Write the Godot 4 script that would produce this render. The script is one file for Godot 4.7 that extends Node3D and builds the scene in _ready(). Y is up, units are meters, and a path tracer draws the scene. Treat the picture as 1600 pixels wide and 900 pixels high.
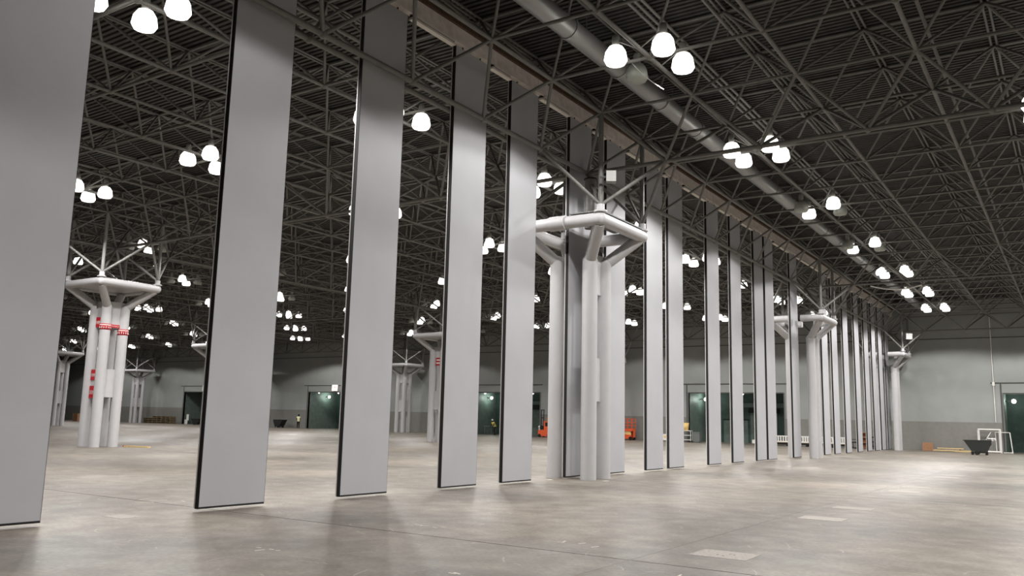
extends Node3D

# ---- layout, metres: the partition row runs along z in the plane x = 0, the camera stands right of it at z = 0 ----
const M := 3.048            # module of the roof's space frame
const BAY := 27.432         # column bay
const Z0 := -24.42          # first column cluster on the partition row
const YB := 10.1            # deep chords under the column lines
const YT := 11.52           # middle layer of chords
const YU := 13.08           # top layer of chords
const WALL := -82.6
const XL := -158.0
const XR := 30.0
const ZN := 20.0
const CAM := Vector3(13.54, 1.8035, 0)

var mats := {}
var unit_tube: CylinderMesh
var unit_fine: CylinderMesh
var unit_ball: SphereMesh
var cam_node: Camera3D
var used := {}
var rng := RandomNumberGenerator.new()

var panel_z := [-5.74, -10.12, -13.72, -17.27, -20.03, -23.58, -26.25, -29.64, -31.75, -36.12, -39.26, -42.86, -44.71, -49.5, -56.6, -59.35, -62.72, -66.46, -69.87, -72.83, -75.6, -78.6]

func _ready() -> void:
	rng.seed = 7
	# ---------------- camera, sky, exposure ----------------
	cam_node = Camera3D.new()
	cam_node.name = "camera"
	add_child(cam_node)
	var yaw := deg_to_rad(33.7015)
	var pitch := deg_to_rad(8.8586)
	var roll := deg_to_rad(1.338)
	var fwd := Vector3(-sin(yaw) * cos(pitch), sin(pitch), -cos(yaw) * cos(pitch))
	var right := Vector3(cos(yaw), 0, -sin(yaw))
	var up := right.cross(fwd)
	var r2 := right * cos(roll) + up * sin(roll)
	var u2 := up * cos(roll) - right * sin(roll)
	cam_node.transform = Transform3D(Basis(r2, u2, -fwd), CAM)
	cam_node.fov = rad_to_deg(2.0 * atan(450.0 / 1321.38))
	cam_node.near = 0.1
	cam_node.far = 400.0
	cam_node.current = true
	var env := Environment.new()
	env.background_mode = Environment.BG_COLOR
	env.background_color = Color(0, 0, 0)
	env.tonemap_mode = Environment.TONE_MAPPER_LINEAR
	env.tonemap_exposure = 1.38
	env.sdfgi_enabled = true
	env.ssao_enabled = true
	env.ssil_enabled = true
	var we := WorldEnvironment.new()
	we.name = "environment"
	we.environment = env
	add_child(we)

	make_materials()
	unit_tube = CylinderMesh.new()
	unit_tube.top_radius = 1.0; unit_tube.bottom_radius = 1.0; unit_tube.height = 1.0
	unit_tube.radial_segments = 8; unit_tube.rings = 0
	unit_fine = CylinderMesh.new()
	unit_fine.top_radius = 1.0; unit_fine.bottom_radius = 1.0; unit_fine.height = 1.0
	unit_fine.radial_segments = 28; unit_fine.rings = 0
	unit_ball = SphereMesh.new()
	unit_ball.radius = 1.0; unit_ball.height = 2.0; unit_ball.radial_segments = 12; unit_ball.rings = 6

	build_shell()
	build_doors()
	build_frame()
	build_roof_services()
	build_clusters()
	build_header()
	build_panels()
	build_lamps()
	build_floor_marks()
	build_props()
	build_people()

# ---------------- materials ----------------
func noise_image(size: int, freq: float, seed_: int, oct := 4) -> Image:
	var n := FastNoiseLite.new()
	n.seed = seed_
	n.noise_type = FastNoiseLite.TYPE_SIMPLEX_SMOOTH
	n.frequency = freq
	n.fractal_octaves = oct
	return n.get_seamless_image(size, size, false, false, 0.12)

func std(albedo: Color, rough := 0.6, metal := 0.0) -> StandardMaterial3D:
	var m := StandardMaterial3D.new()
	m.albedo_color = albedo
	m.roughness = rough
	m.metallic = metal
	return m

func grained(albedo: Color, rough: float, freq: float, spread: float, tile: float, seed_: int) -> StandardMaterial3D:
	# paint or cloth with a faint grain: a noise of the colour's own brightness
	var src := noise_image(256, freq, seed_, 5)
	var im := Image.create(256, 256, false, Image.FORMAT_RGB8)
	for y in 256:
		for x in 256:
			var v := 1.0 - spread + spread * 2.0 * (src.get_pixel(x, y).r - 0.5) + spread * 0.5
			im.set_pixel(x, y, Color(v, v, v))
	im.generate_mipmaps()
	var m := std(albedo, rough)
	m.albedo_texture = ImageTexture.create_from_image(im)
	m.uv1_triplanar = true
	m.uv1_world_triplanar = true
	m.uv1_scale = Vector3.ONE / tile
	return m

func make_materials() -> void:
	mats.panel = grained(Color(0.70, 0.70, 0.715), 0.62, 0.006, 0.02, 4.0, 11)
	mats.gasket = std(Color(0.035, 0.033, 0.035), 0.7)
	mats.alu = std(Color(0.82, 0.81, 0.80), 0.4, 0.1)
	mats.column = grained(Color(0.745, 0.74, 0.745), 0.45, 0.02, 0.015, 2.0, 21)
	mats.steel = grained(Color(0.45, 0.445, 0.43), 0.55, 0.02, 0.08, 2.0, 31)
	mats.strut = std(Color(0.52, 0.515, 0.505), 0.5)
	mats.deck = grained(Color(0.275, 0.27, 0.262), 0.7, 0.02, 0.12, 3.0, 41)
	mats.purlin = std(Color(0.26, 0.255, 0.25), 0.6)
	mats.duct = std(Color(0.62, 0.62, 0.62), 0.4, 0.5)
	mats.fascia = grained(Color(0.88, 0.85, 0.82), 0.7, 0.02, 0.08, 2.0, 51)
	mats.brown = grained(Color(0.36, 0.265, 0.20), 0.7, 0.03, 0.18, 2.0, 61)
	mats.track = std(Color(0.86, 0.84, 0.81), 0.5)
	mats.dark = std(Color(0.07, 0.07, 0.07), 0.6)
	mats.wall = grained(Color(0.60, 0.612, 0.60), 0.75, 0.015, 0.025, 9.0, 71)
	mats.wainscot = grained(Color(0.50, 0.495, 0.475), 0.6, 0.03, 0.03, 4.0, 72)
	mats.seam = std(Color(0.30, 0.30, 0.29), 0.7)
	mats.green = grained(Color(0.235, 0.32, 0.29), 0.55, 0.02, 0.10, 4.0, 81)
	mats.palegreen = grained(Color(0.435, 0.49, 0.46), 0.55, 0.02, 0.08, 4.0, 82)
	mats.subbase = std(Color(0.16, 0.15, 0.14), 0.9)
	mats.floor = floor_material()
	mats.patch = grained(Color(0.64, 0.605, 0.565), 0.55, 0.05, 0.12, 0.8, 91)
	mats.scuff = std(Color(0.86, 0.83, 0.79), 0.7)
	mats.white = std(Color(0.90, 0.89, 0.87), 0.5)
	mats.black = std(Color(0.045, 0.047, 0.045), 0.5)
	mats.bin = std(Color(0.10, 0.115, 0.105), 0.5)
	mats.orange = std(Color(0.88, 0.36, 0.19), 0.45)
	mats.cream = std(Color(0.92, 0.78, 0.50), 0.5)
	mats.wood = grained(Color(0.88, 0.77, 0.56), 0.7, 0.04, 0.2, 0.8, 101)
	mats.crate = grained(Color(0.71, 0.53, 0.39), 0.7, 0.04, 0.2, 0.8, 102)
	mats.oldwood = grained(Color(0.56, 0.49, 0.37), 0.8, 0.05, 0.3, 0.8, 103)
	mats.yellow = std(Color(0.88, 0.80, 0.36), 0.6)
	mats.vest = std(Color(0.94, 0.93, 0.74), 0.6)
	mats.red = std(Color(0.72, 0.08, 0.14), 0.5)
	mats.speaker = std(Color(0.55, 0.55, 0.54), 0.6)
	mats.grey = std(Color(0.42, 0.43, 0.42), 0.6)
	mats.housing = std(Color(0.60, 0.60, 0.58), 0.4, 0.3)
	var g = std(Color(0.96, 0.97, 0.98), 0.4)
	g.emission_enabled = true
	g.emission = Color(1.0, 0.985, 0.955)
	g.emission_energy_multiplier = 2.2
	mats.glow = g
	var ul = std(Color(0.66, 0.68, 0.65), 0.35)
	mats.unlit = ul
	var sg = std(Color(0.95, 0.93, 0.92), 0.5)
	sg.emission_enabled = true
	sg.emission = Color(1.0, 0.95, 0.93)
	sg.emission_energy_multiplier = 0.55
	mats.sign_face = sg

func floor_material() -> StandardMaterial3D:
	# polished concrete: cloudy stains, pale scuffs and dark scrapes, 24 m to a repeat
	var S := 2048
	var a := noise_image(512, 0.006, 1, 5)
	var b := noise_image(512, 0.03, 2, 4)
	var c := noise_image(512, 0.12, 3, 3)
	var im := Image.create(S, S, false, Image.FORMAT_RGB8)
	a.resize(S, S, Image.INTERPOLATE_CUBIC)
	var da := a.get_data(); var sa := a.get_data_size() / (S * S)
	var db := b.get_data(); var sb := b.get_data_size() / (512 * 512)
	var dc := c.get_data(); var sc := c.get_data_size() / (512 * 512)
	var out := PackedByteArray()
	out.resize(S * S * 3)
	for y in S:
		for x in S:
			var va: float = da[(y * S + x) * sa] / 255.0 - 0.5
			var vb: float = db[((y % 1024 >> 1) * 512 + (x % 1024 >> 1)) * sb] / 255.0 - 0.5
			var vc: float = dc[((y & 511) * 512 + (x & 511)) * sc] / 255.0 - 0.5
			var v := 0.475 + va * 0.14 + vb * 0.14 + vc * 0.10
			var w := va * 0.02
			var o := (y * S + x) * 3
			out[o] = int(clampf(v + 0.018 + w, 0, 1) * 255.0)
			out[o + 1] = int(clampf(v - 0.012, 0, 1) * 255.0)
			out[o + 2] = int(clampf(v - 0.05 - w, 0, 1) * 255.0)
	im = Image.create_from_data(S, S, false, Image.FORMAT_RGB8, out)
	var r := RandomNumberGenerator.new()
	r.seed = 99
	for k in 900:
		var p := Vector2(r.randf() * S, r.randf() * S)
		var d := Vector2.RIGHT.rotated(r.randf() * TAU)
		var pale := r.randf() < 0.7
		var bend := r.randf_range(-0.03, 0.03)
		for s in r.randi_range(6, 46):
			var q := p + Vector2(r.randf_range(-0.6, 0.6), r.randf_range(-0.6, 0.6))
			var xi := posmod(int(q.x), S); var yi := posmod(int(q.y), S)
			var old := im.get_pixel(xi, yi)
			im.set_pixel(xi, yi, old.lerp(Color(0.86, 0.83, 0.79) if pale else Color(0.36, 0.34, 0.32), r.randf_range(0.3, 0.75)))
			p += d
			d = d.rotated(bend)
	im.generate_mipmaps()
	var m := std(Color(1, 1, 1), 0.36)
	m.albedo_texture = ImageTexture.create_from_image(im)
	m.uv1_triplanar = true
	m.uv1_world_triplanar = true
	m.uv1_scale = Vector3.ONE / 24.0
	var rim := Image.create(512, 512, false, Image.FORMAT_RGB8)
	for y in 512:
		for x in 512:
			var v2 := 0.43 + (a.get_pixel(x * 4, y * 4).r - 0.5) * 0.07 + (b.get_pixel(x, y).r - 0.5) * 0.06
			rim.set_pixel(x, y, Color(v2, v2, v2))
	rim.generate_mipmaps()
	m.roughness = 1.0
	m.roughness_texture = ImageTexture.create_from_image(rim)
	m.roughness_texture_channel = BaseMaterial3D.TEXTURE_CHANNEL_RED
	m.metallic_specular = 0.36
	return m

# ---------------- helpers ----------------
func numbered(n: String) -> String:
	var c: int = used.get(n, 0)
	used[n] = c + 1
	return n if c == 0 else "%s_%03d" % [n, c]

func thing(called: String, label: String, category: String, at := Vector3.ZERO, turn := 0.0, group := "") -> Node3D:
	var o = Node3D.new()
	o.name = numbered(called)
	add_child(o)
	o.position = at
	o.rotation.y = turn
	tag(o, label, category, group)
	return o

func tag(o: Node3D, label: String, category: String, group := "") -> void:
	o.set_meta("label", label)
	o.set_meta("category", category)
	if group != "":
		o.set_meta("group", group)

func mesh_part(called: String, mesh: Mesh, mat: Material, parent: Node3D, t := Transform3D.IDENTITY) -> MeshInstance3D:
	var o = MeshInstance3D.new()
	o.name = called if parent != self else numbered(called)
	o.mesh = mesh
	o.material_override = mat
	o.transform = t
	parent.add_child(o, true)
	return o

func new_st() -> SurfaceTool:
	var st = SurfaceTool.new()
	st.begin(Mesh.PRIMITIVE_TRIANGLES)
	return st

func quad(st: SurfaceTool, a: Vector3, b: Vector3, c: Vector3, d: Vector3) -> void:
	# a b c d counter-clockwise seen from outside (Godot wants clockwise, so reversed here)
	var n = (b - a).cross(c - a).normalized()
	for v in [a, c, b, a, d, c]:
		st.set_normal(n)
		st.add_vertex(v)

func bx(st: SurfaceTool, lo: Vector3, hi: Vector3) -> void:
	var p = [Vector3(lo.x, lo.y, lo.z), Vector3(hi.x, lo.y, lo.z), Vector3(hi.x, hi.y, lo.z), Vector3(lo.x, hi.y, lo.z),
		Vector3(lo.x, lo.y, hi.z), Vector3(hi.x, lo.y, hi.z), Vector3(hi.x, hi.y, hi.z), Vector3(lo.x, hi.y, hi.z)]
	quad(st, p[4], p[5], p[6], p[7])
	quad(st, p[1], p[0], p[3], p[2])
	quad(st, p[5], p[1], p[2], p[6])
	quad(st, p[0], p[4], p[7], p[3])
	quad(st, p[7], p[6], p[2], p[3])
	quad(st, p[0], p[1], p[5], p[4])

func cbx(st: SurfaceTool, lo: Vector3, hi: Vector3, c: float) -> void:
	# box with chamfered vertical edges
	var xs = [Vector2(lo.x + c, lo.z), Vector2(hi.x - c, lo.z), Vector2(hi.x, lo.z + c), Vector2(hi.x, hi.z - c), Vector2(hi.x - c, hi.z), Vector2(lo.x + c, hi.z), Vector2(lo.x, hi.z - c), Vector2(lo.x, lo.z + c)]
	prism(st, xs, lo.y, hi.y)

func prism(st: SurfaceTool, pts: Array, y0: float, y1: float) -> void:
	# outline in (x, z), running clockwise seen from above in the order x -> then +z
	var n = pts.size()
	for i in n:
		var a: Vector2 = pts[i]
		var b: Vector2 = pts[(i + 1) % n]
		quad(st, Vector3(b.x, y0, b.y), Vector3(a.x, y0, a.y), Vector3(a.x, y1, a.y), Vector3(b.x, y1, b.y))
	for i in range(1, n - 1):
		var a: Vector2 = pts[0]; var b: Vector2 = pts[i]; var c: Vector2 = pts[i + 1]
		tri(st, Vector3(a.x, y1, a.y), Vector3(c.x, y1, c.y), Vector3(b.x, y1, b.y))
		tri(st, Vector3(a.x, y0, a.y), Vector3(b.x, y0, b.y), Vector3(c.x, y0, c.y))

func tri(st: SurfaceTool, a: Vector3, b: Vector3, c: Vector3) -> void:
	var n = (b - a).cross(c - a).normalized()
	for v in [a, c, b]:
		st.set_normal(n)
		st.add_vertex(v)

func box_part(called: String, lo: Vector3, hi: Vector3, mat: Material, parent: Node3D) -> MeshInstance3D:
	var st = new_st()
	bx(st, lo, hi)
	return mesh_part(called, st.commit(), mat, parent)

func member_t(a: Vector3, b: Vector3, r: float) -> Transform3D:
	var d := b - a
	var y := d.normalized()
	var ref := Vector3.UP if absf(y.y) < 0.9 else Vector3.RIGHT
	var x := y.cross(ref).normalized()
	var z := x.cross(y)
	return Transform3D(Basis(x * r, d, z * r), (a + b) * 0.5)

func rod(called: String, a: Vector3, b: Vector3, r: float, mat: Material, parent: Node3D, fine := false) -> MeshInstance3D:
	return mesh_part(called, unit_fine if fine else unit_tube, mat, parent, member_t(a, b, r))

func tube(st: SurfaceTool, a: Vector3, b: Vector3, r: float, sides := 8) -> void:
	var t = member_t(a, b, r)
	for i in sides:
		var a0 = TAU * i / sides
		var a1 = TAU * (i + 1) / sides
		var p0 = t * Vector3(cos(a0), -0.5, sin(a0)); var p1 = t * Vector3(cos(a1), -0.5, sin(a1))
		var q0 = t * Vector3(cos(a0), 0.5, sin(a0)); var q1 = t * Vector3(cos(a1), 0.5, sin(a1))
		quad(st, p1, p0, q0, q1)
		tri(st, a, p0, p1)
		tri(st, b, q1, q0)

func lathe(profile: Array, sides := 20) -> ArrayMesh:
	# profile: Vector2(radius, y) from bottom to top
	var st = new_st()
	st.set_smooth_group(0)
	for i in profile.size() - 1:
		for s in sides:
			var a0 = TAU * s / sides
			var a1 = TAU * (s + 1) / sides
			var p: Vector2 = profile[i]; var q: Vector2 = profile[i + 1]
			var v00 = Vector3(cos(a0) * p.x, p.y, sin(a0) * p.x)
			var v01 = Vector3(cos(a1) * p.x, p.y, sin(a1) * p.x)
			var v10 = Vector3(cos(a0) * q.x, q.y, sin(a0) * q.x)
			var v11 = Vector3(cos(a1) * q.x, q.y, sin(a1) * q.x)
			if p.x > 0.0001:
				for v in [v01, v10, v00]: st.add_vertex(v)
			if q.x > 0.0001:
				for v in [v01, v11, v10]: st.add_vertex(v)
	st.generate_normals()
	return st.commit()

func on_screen(p: Vector3, margin := 0.0) -> bool:
	var q = cam_node.transform.affine_inverse() * p
	if q.z > -0.5:
		return false
	var sx = 800.0 + 1321.38 * q.x / -q.z
	var sy = 450.0 - 1321.38 * q.y / -q.z
	return sx > -margin and sx < 1600.0 + margin and sy > -margin and sy < 900.0 + margin

func behind_panel(p: Vector3) -> bool:
	if p.x > -0.02:
		return false
	var t = CAM.x / (CAM.x - p.x)
	var h = CAM.lerp(p, t)
	if h.y > 11.9:
		return false
	for z in panel_z:
		if h.z < z and h.z > z - 1.52:
			return true
	return false

# ---------------- room shell ----------------
func build_shell() -> void:
	var fl = Node3D.new()
	fl.name = "floor"
	add_child(fl)
	fl.set_meta("kind", "structure")
	fl.set_meta("label", "grey polished concrete slab floor with pale scuffs and sawn joints")
	box_part("sub_base", Vector3(XL, -0.5, WALL - 6.0), Vector3(XR, -0.06, ZN), mats.subbase, fl)
	var xs = [XL]
	var x = 8.45 - 13.716 * 12
	while x < XR - 1.0:
		if x > XL + 1.0: xs.append(x)
		x += 13.716
	xs.append(XR)
	var zs = [WALL - 6.0]
	var z = -10.6 - 13.716 * 5
	while z < ZN - 1.0:
		if z > WALL - 5.0: zs.append(z)
		z += 13.716
	zs.append(ZN)
	var g = 0.015
	for i in xs.size() - 1:
		for k in zs.size() - 1:
			box_part("slab", Vector3(xs[i] + 0.003, -0.06, zs[k] + g), Vector3(xs[i + 1] - 0.003, 0, zs[k + 1] - g), mats.floor, fl)
	# roof deck: one corrugated sheet, ribs along x, with a slab above it
	var ce = Node3D.new()
	ce.name = "ceiling"
	add_child(ce)
	ce.set_meta("kind", "structure")
	ce.set_meta("label", "dark corrugated metal roof deck above the space frame")
	var st = new_st()
	var y1 = 13.33
	var y0 = 13.18
	var pitch = 0.205
	var zz = WALL - 6.0
	while zz < ZN:
		var a = [Vector2(zz, y0), Vector2(zz + 0.105, y0), Vector2(zz + 0.115, y1), Vector2(zz + 0.195, y1), Vector2(zz + pitch, y0)]
		for i in 4:
			var p: Vector2 = a[i]; var q: Vector2 = a[i + 1]
			quad(st, Vector3(XL, p.y, p.x), Vector3(XR, p.y, p.x), Vector3(XR, q.y, q.x), Vector3(XL, q.y, q.x))
		zz += pitch
	mesh_part("corrugated_deck", st.commit(), mats.deck, ce)
	box_part("roof_slab", Vector3(XL - 0.5, 13.34, WALL - 6.0), Vector3(XR + 0.5, 13.6, ZN + 0.5), mats.deck, ce)
	# side walls and the wall behind the camera
	var wl = box_part("wall_left", Vector3(XL - 0.4, -0.5, WALL - 6), Vector3(XL, 13.45, ZN + 0.4), mats.wall, self)
	wl.set_meta("kind", "structure")
	var wr = box_part("wall_right", Vector3(XR, -0.5, WALL - 6), Vector3(XR + 0.4, 13.45, ZN + 0.4), mats.wall, self)
	wr.set_meta("kind", "structure")
	var wf = box_part("wall_front", Vector3(XL, -0.5, ZN), Vector3(XR, 13.45, ZN + 0.4), mats.wall, self)
	wf.set_meta("kind", "structure")

var doors := [-129.1, -102.5, -74.9, -47.0, -19.55, 8.4]
const DW := 9.65
const DH := 5.0

func build_doors() -> void:
	var wb = Node3D.new()
	wb.name = "wall_back"
	add_child(wb)
	wb.set_meta("kind", "structure")
	wb.set_meta("label", "grey end wall with darker lower band and dock openings")
	var th = 0.35
	box_part("upper_wall", Vector3(XL, DH, WALL - th), Vector3(XR, 13.45, WALL), mats.wall, wb)
	var x = XL
	for i in doors.size() + 1:
		var x1: float = doors[i] if i < doors.size() else XR
		box_part("pier", Vector3(x, 2.5, WALL - th), Vector3(x1, DH, WALL), mats.wall, wb)
		box_part("lower_band", Vector3(x, -0.5, WALL - th), Vector3(x1, 2.5, WALL + 0.015), mats.wainscot, wb)
		if i < doors.size():
			x = x1 + DW
	# slightly darker strip of paint high on the wall and its joint
	box_part("wall_joint", Vector3(XL, 9.66, WALL), Vector3(XR, 9.74, WALL + 0.02), mats.seam, wb)
	for i in doors.size():
		var x0: float = doors[i]
		var tr = Node3D.new()
		tr.name = "trim_%d" % (i + 1)
		add_child(tr)
		tr.set_meta("kind", "structure")
		box_part("joint_strip", Vector3(x0 - 0.9, 5.78, WALL), Vector3(x0 + DW + 0.3, 5.88, WALL + 0.04), mats.seam, tr)
		box_part("side_joint", Vector3(x0 - 0.22, 0.0, WALL), Vector3(x0 - 0.12, 5.78, WALL + 0.04), mats.seam, tr)
		box_part("lintel_edge", Vector3(x0, 4.9, WALL - 0.35), Vector3(x0 + DW, 5.0, WALL + 0.06), mats.seam, tr)
		box_part("jamb_edge", Vector3(x0 - 0.1, 0.0, WALL - 0.3), Vector3(x0, 5.0, WALL + 0.06), mats.grey, tr)
		box_part("jamb_edge", Vector3(x0 + DW, 0.0, WALL - 0.3), Vector3(x0 + DW + 0.1, 5.0, WALL + 0.06), mats.grey, tr)
		# the dock vestibule behind the opening
		var d = Node3D.new()
		d.name = "door_%d" % (i + 1)
		add_child(d)
		d.set_meta("kind", "structure")
		d.set_meta("label", "green painted dock vestibule behind an opening in the end wall")
		var zb = WALL - 5.6
		box_part("side_wall", Vector3(x0 - 0.5, 0, zb), Vector3(x0 - 0.1, 5.6, WALL - 0.35), mats.palegreen, d)
		box_part("side_wall", Vector3(x0 + DW + 0.1, 0, zb), Vector3(x0 + DW + 0.5, 5.6, WALL - 0.35), mats.palegreen, d)
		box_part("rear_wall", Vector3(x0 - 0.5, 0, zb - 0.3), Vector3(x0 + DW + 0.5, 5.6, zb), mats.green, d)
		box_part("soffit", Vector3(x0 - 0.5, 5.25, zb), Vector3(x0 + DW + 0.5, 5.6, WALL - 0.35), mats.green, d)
		# a pair of personnel doors and a dock door under its beam
		for s in 2:
			var dx = x0 + 1.7 + 1.5 * s
			var pd = box_part("personnel_door", Vector3(dx, 0, zb), Vector3(dx + 1.1, 2.3, zb + 0.06), mats.palegreen if i % 2 == 0 else mats.green, d)
			box_part("door_frame", Vector3(dx - 0.08, 2.3, zb), Vector3(dx + 1.18, 2.42, zb + 0.1), mats.dark, pd)
		box_part("dock_beam", Vector3(x0 + 3.9, 3.65, zb), Vector3(x0 + DW, 4.1, zb + 0.35), mats.palegreen, d)
		var dd = box_part("dock_door", Vector3(x0 + 4.6, 0, zb), Vector3(x0 + 7.4, 3.1, zb + 0.12), mats.palegreen, d)
		for k in 4:
			box_part("door_rail", Vector3(x0 + 4.6, 0.7 * k + 0.35, zb + 0.12), Vector3(x0 + 7.4, 0.7 * k + 0.40, zb + 0.15), mats.grey, dd)
		box_part("dock_header", Vector3(x0 + 4.4, 3.1, zb), Vector3(x0 + 7.6, 3.5, zb + 0.25), mats.dark, d)
		# wall flood light
		if x0 > -90.0:
			var fx = thing("flood_light", "round glowing flood lamp inside the %s green dock opening" % ["second", "third", "fourth", "rightmost"][i - 2], "light", Vector3(x0 + 0.55, 4.4, WALL - 3.4), 0.0, "dock flood lamps")
			box_part("bracket", Vector3(-0.65, -0.05, -0.05), Vector3(-0.15, 0.05, 0.05), mats.grey, fx)
			mesh_part("bulb", lathe([Vector2(0.0, -0.2), Vector2(0.14, -0.15), Vector2(0.2, 0), Vector2(0.14, 0.15), Vector2(0, 0.2)], 16), mats.glow, fx)
			var om = OmniLight3D.new()
			om.name = "flood_glow"
			om.light_energy = 1.4
			om.light_color = Color(0.93, 1.0, 0.96)
			om.light_size = 0.15
			om.omni_range = 60.0
			om.shadow_enabled = true
			fx.add_child(om)
		if x0 > -90.0:
			for q in 3:
				var so = thing("soffit_lamp", "small round lamp under the %s dock lintel, %s one" % [["second", "third", "fourth", "rightmost"][i - 2], ["left", "middle", "right"][q]], "light", Vector3(x0 + [1.9, 5.6, 8.6][q], 4.9, WALL - 0.1), 0.0, "small lamps under the dock lintels")
				rod("base", Vector3(0, -0.03, 0), Vector3(0, 0, 0), 0.13, mats.grey, so, true)
				mesh_part("dome", lathe([Vector2(0.0, -0.16), Vector2(0.08, -0.13), Vector2(0.12, -0.03)], 12), mats.glow, so)
				var ol = OmniLight3D.new()
				ol.name = "soffit_glow"
				ol.position = Vector3(0, -0.22, 0)
				ol.light_energy = 0.25
				ol.light_size = 0.05
				ol.omni_range = 30.0
				ol.shadow_enabled = true
				so.add_child(ol)
		# lit exit sign on the lintel
		if x0 < -40.0 and x0 > -110.0:
			var es = thing("exit_sign", "white lit exit sign with red lettering above the %s dock opening" % ["first", "second", "third"][i - 1], "sign", Vector3(x0 + 5.15, 5.5, WALL + 0.05), 0.0, "exit signs")
			box_part("case", Vector3(-0.56, -0.43, 0), Vector3(0.56, 0.43, 0.14), mats.white, es)
			box_part("face", Vector3(-0.52, -0.39, 0.14), Vector3(0.52, 0.39, 0.15), mats.sign_face, es)
			var tm = TextMesh.new()
			tm.text = "EXIT"
			var sf = SystemFont.new()
			sf.font_names = PackedStringArray(["Droid Sans"])
			tm.font = sf
			tm.font_size = 32
			tm.pixel_size = 0.008
			tm.depth = 0.01
			mesh_part("lettering", tm, mats.red, es, Transform3D(Basis(), Vector3(0.08, 0.06, 0.155)))
			var ar = new_st()
			tri(ar, Vector3(-0.46, 0.06, 0.156), Vector3(-0.36, -0.02, 0.156), Vector3(-0.36, 0.14, 0.156))
			mesh_part("arrow", ar.commit(), mats.red, es)
	# white conduit on the wall near the right-hand opening
	var cd = thing("conduit", "thin white conduit running down the end wall", "pipe", Vector3(7.73, 0, WALL + 0.08))
	rod("pipe", Vector3(0, 2.5, 0), Vector3(0, 12.0, 0), 0.035, mats.white, cd)
	box_part("junction_box", Vector3(-0.1, 5.6, -0.03), Vector3(0.1, 5.9, 0.06), mats.white, cd)

# ---------------- space frame ----------------
func build_frame() -> void:
	var sf = Node3D.new()
	sf.name = "space_frame"
	add_child(sf)
	tag(sf, "grey steel tube space frame carrying the dark roof deck", "roof truss")
	sf.set_meta("kind", "structure")
	var chords = []
	var struts = []
	var hubs = []
	var i0 = -51
	var i1 = 12
	var k0 = -19
	var k1 = 14
	# deep chords under the column lines only
	for i in range(i0, i1 + 1):
		for k in range(k0, k1 + 1):
			var on_z = posmod(i, 9) == 0
			var on_x = posmod(k, 9) == 0
			if not on_z and not on_x: continue
			for side in ([-1, 1] if i == 0 else [0]):
				var p = Vector3(i * M + side * 0.22, YB, Z0 + k * M)
				hubs.append([p, 0.105])
				if on_z and k < k1:
					chords.append([p, p + Vector3(0, 0, M), 0.075])
				if on_x and i < i1 and side >= 0:
					chords.append([p, Vector3((i + 1) * M - (0.22 if i == -1 else 0.0), YB, p.z), 0.07])
				for sx in [-0.5, 0.5]:
					if side * sx < 0.0: continue
					for sz in [-0.5, 0.5]:
						struts.append([p, Vector3((i + sx) * M, YT, p.z + sz * M), 0.05])
	# middle layer at the half modules, top layer at the modules, braced to each other
	for i in range(i0, i1):
		for k in range(k0, k1):
			var t = Vector3((i + 0.5) * M, YT, Z0 + (k + 0.5) * M)
			hubs.append([t, 0.095])
			if k < k1 - 1:
				chords.append([t, t + Vector3(0, 0, M), 0.06])
			if i < i1 - 1 and i != -1:
				chords.append([t, t + Vector3(M, 0, 0), 0.05])
			for a in [0, 1]:
				for b in [0, 1]:
					struts.append([t, Vector3((i + a) * M, YU, Z0 + (k + b) * M), 0.042])
	for i in range(i0, i1 + 1):
		for k in range(k0, k1 + 1):
			var u = Vector3(i * M, YU, Z0 + k * M)
			if k < k1:
				for dx in [-0.075, 0.075]:
					chords.append([u + Vector3(dx, 0, 0), u + Vector3(dx, 0, M), 0.035])
			if i < i1:
				chords.append([u, u + Vector3(M, 0, 0), 0.05])
	split_members(sf, "chord", chords, true)
	split_members(sf, "strut", struts, true)
	split_members(sf, "hub", hubs, false)

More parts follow.
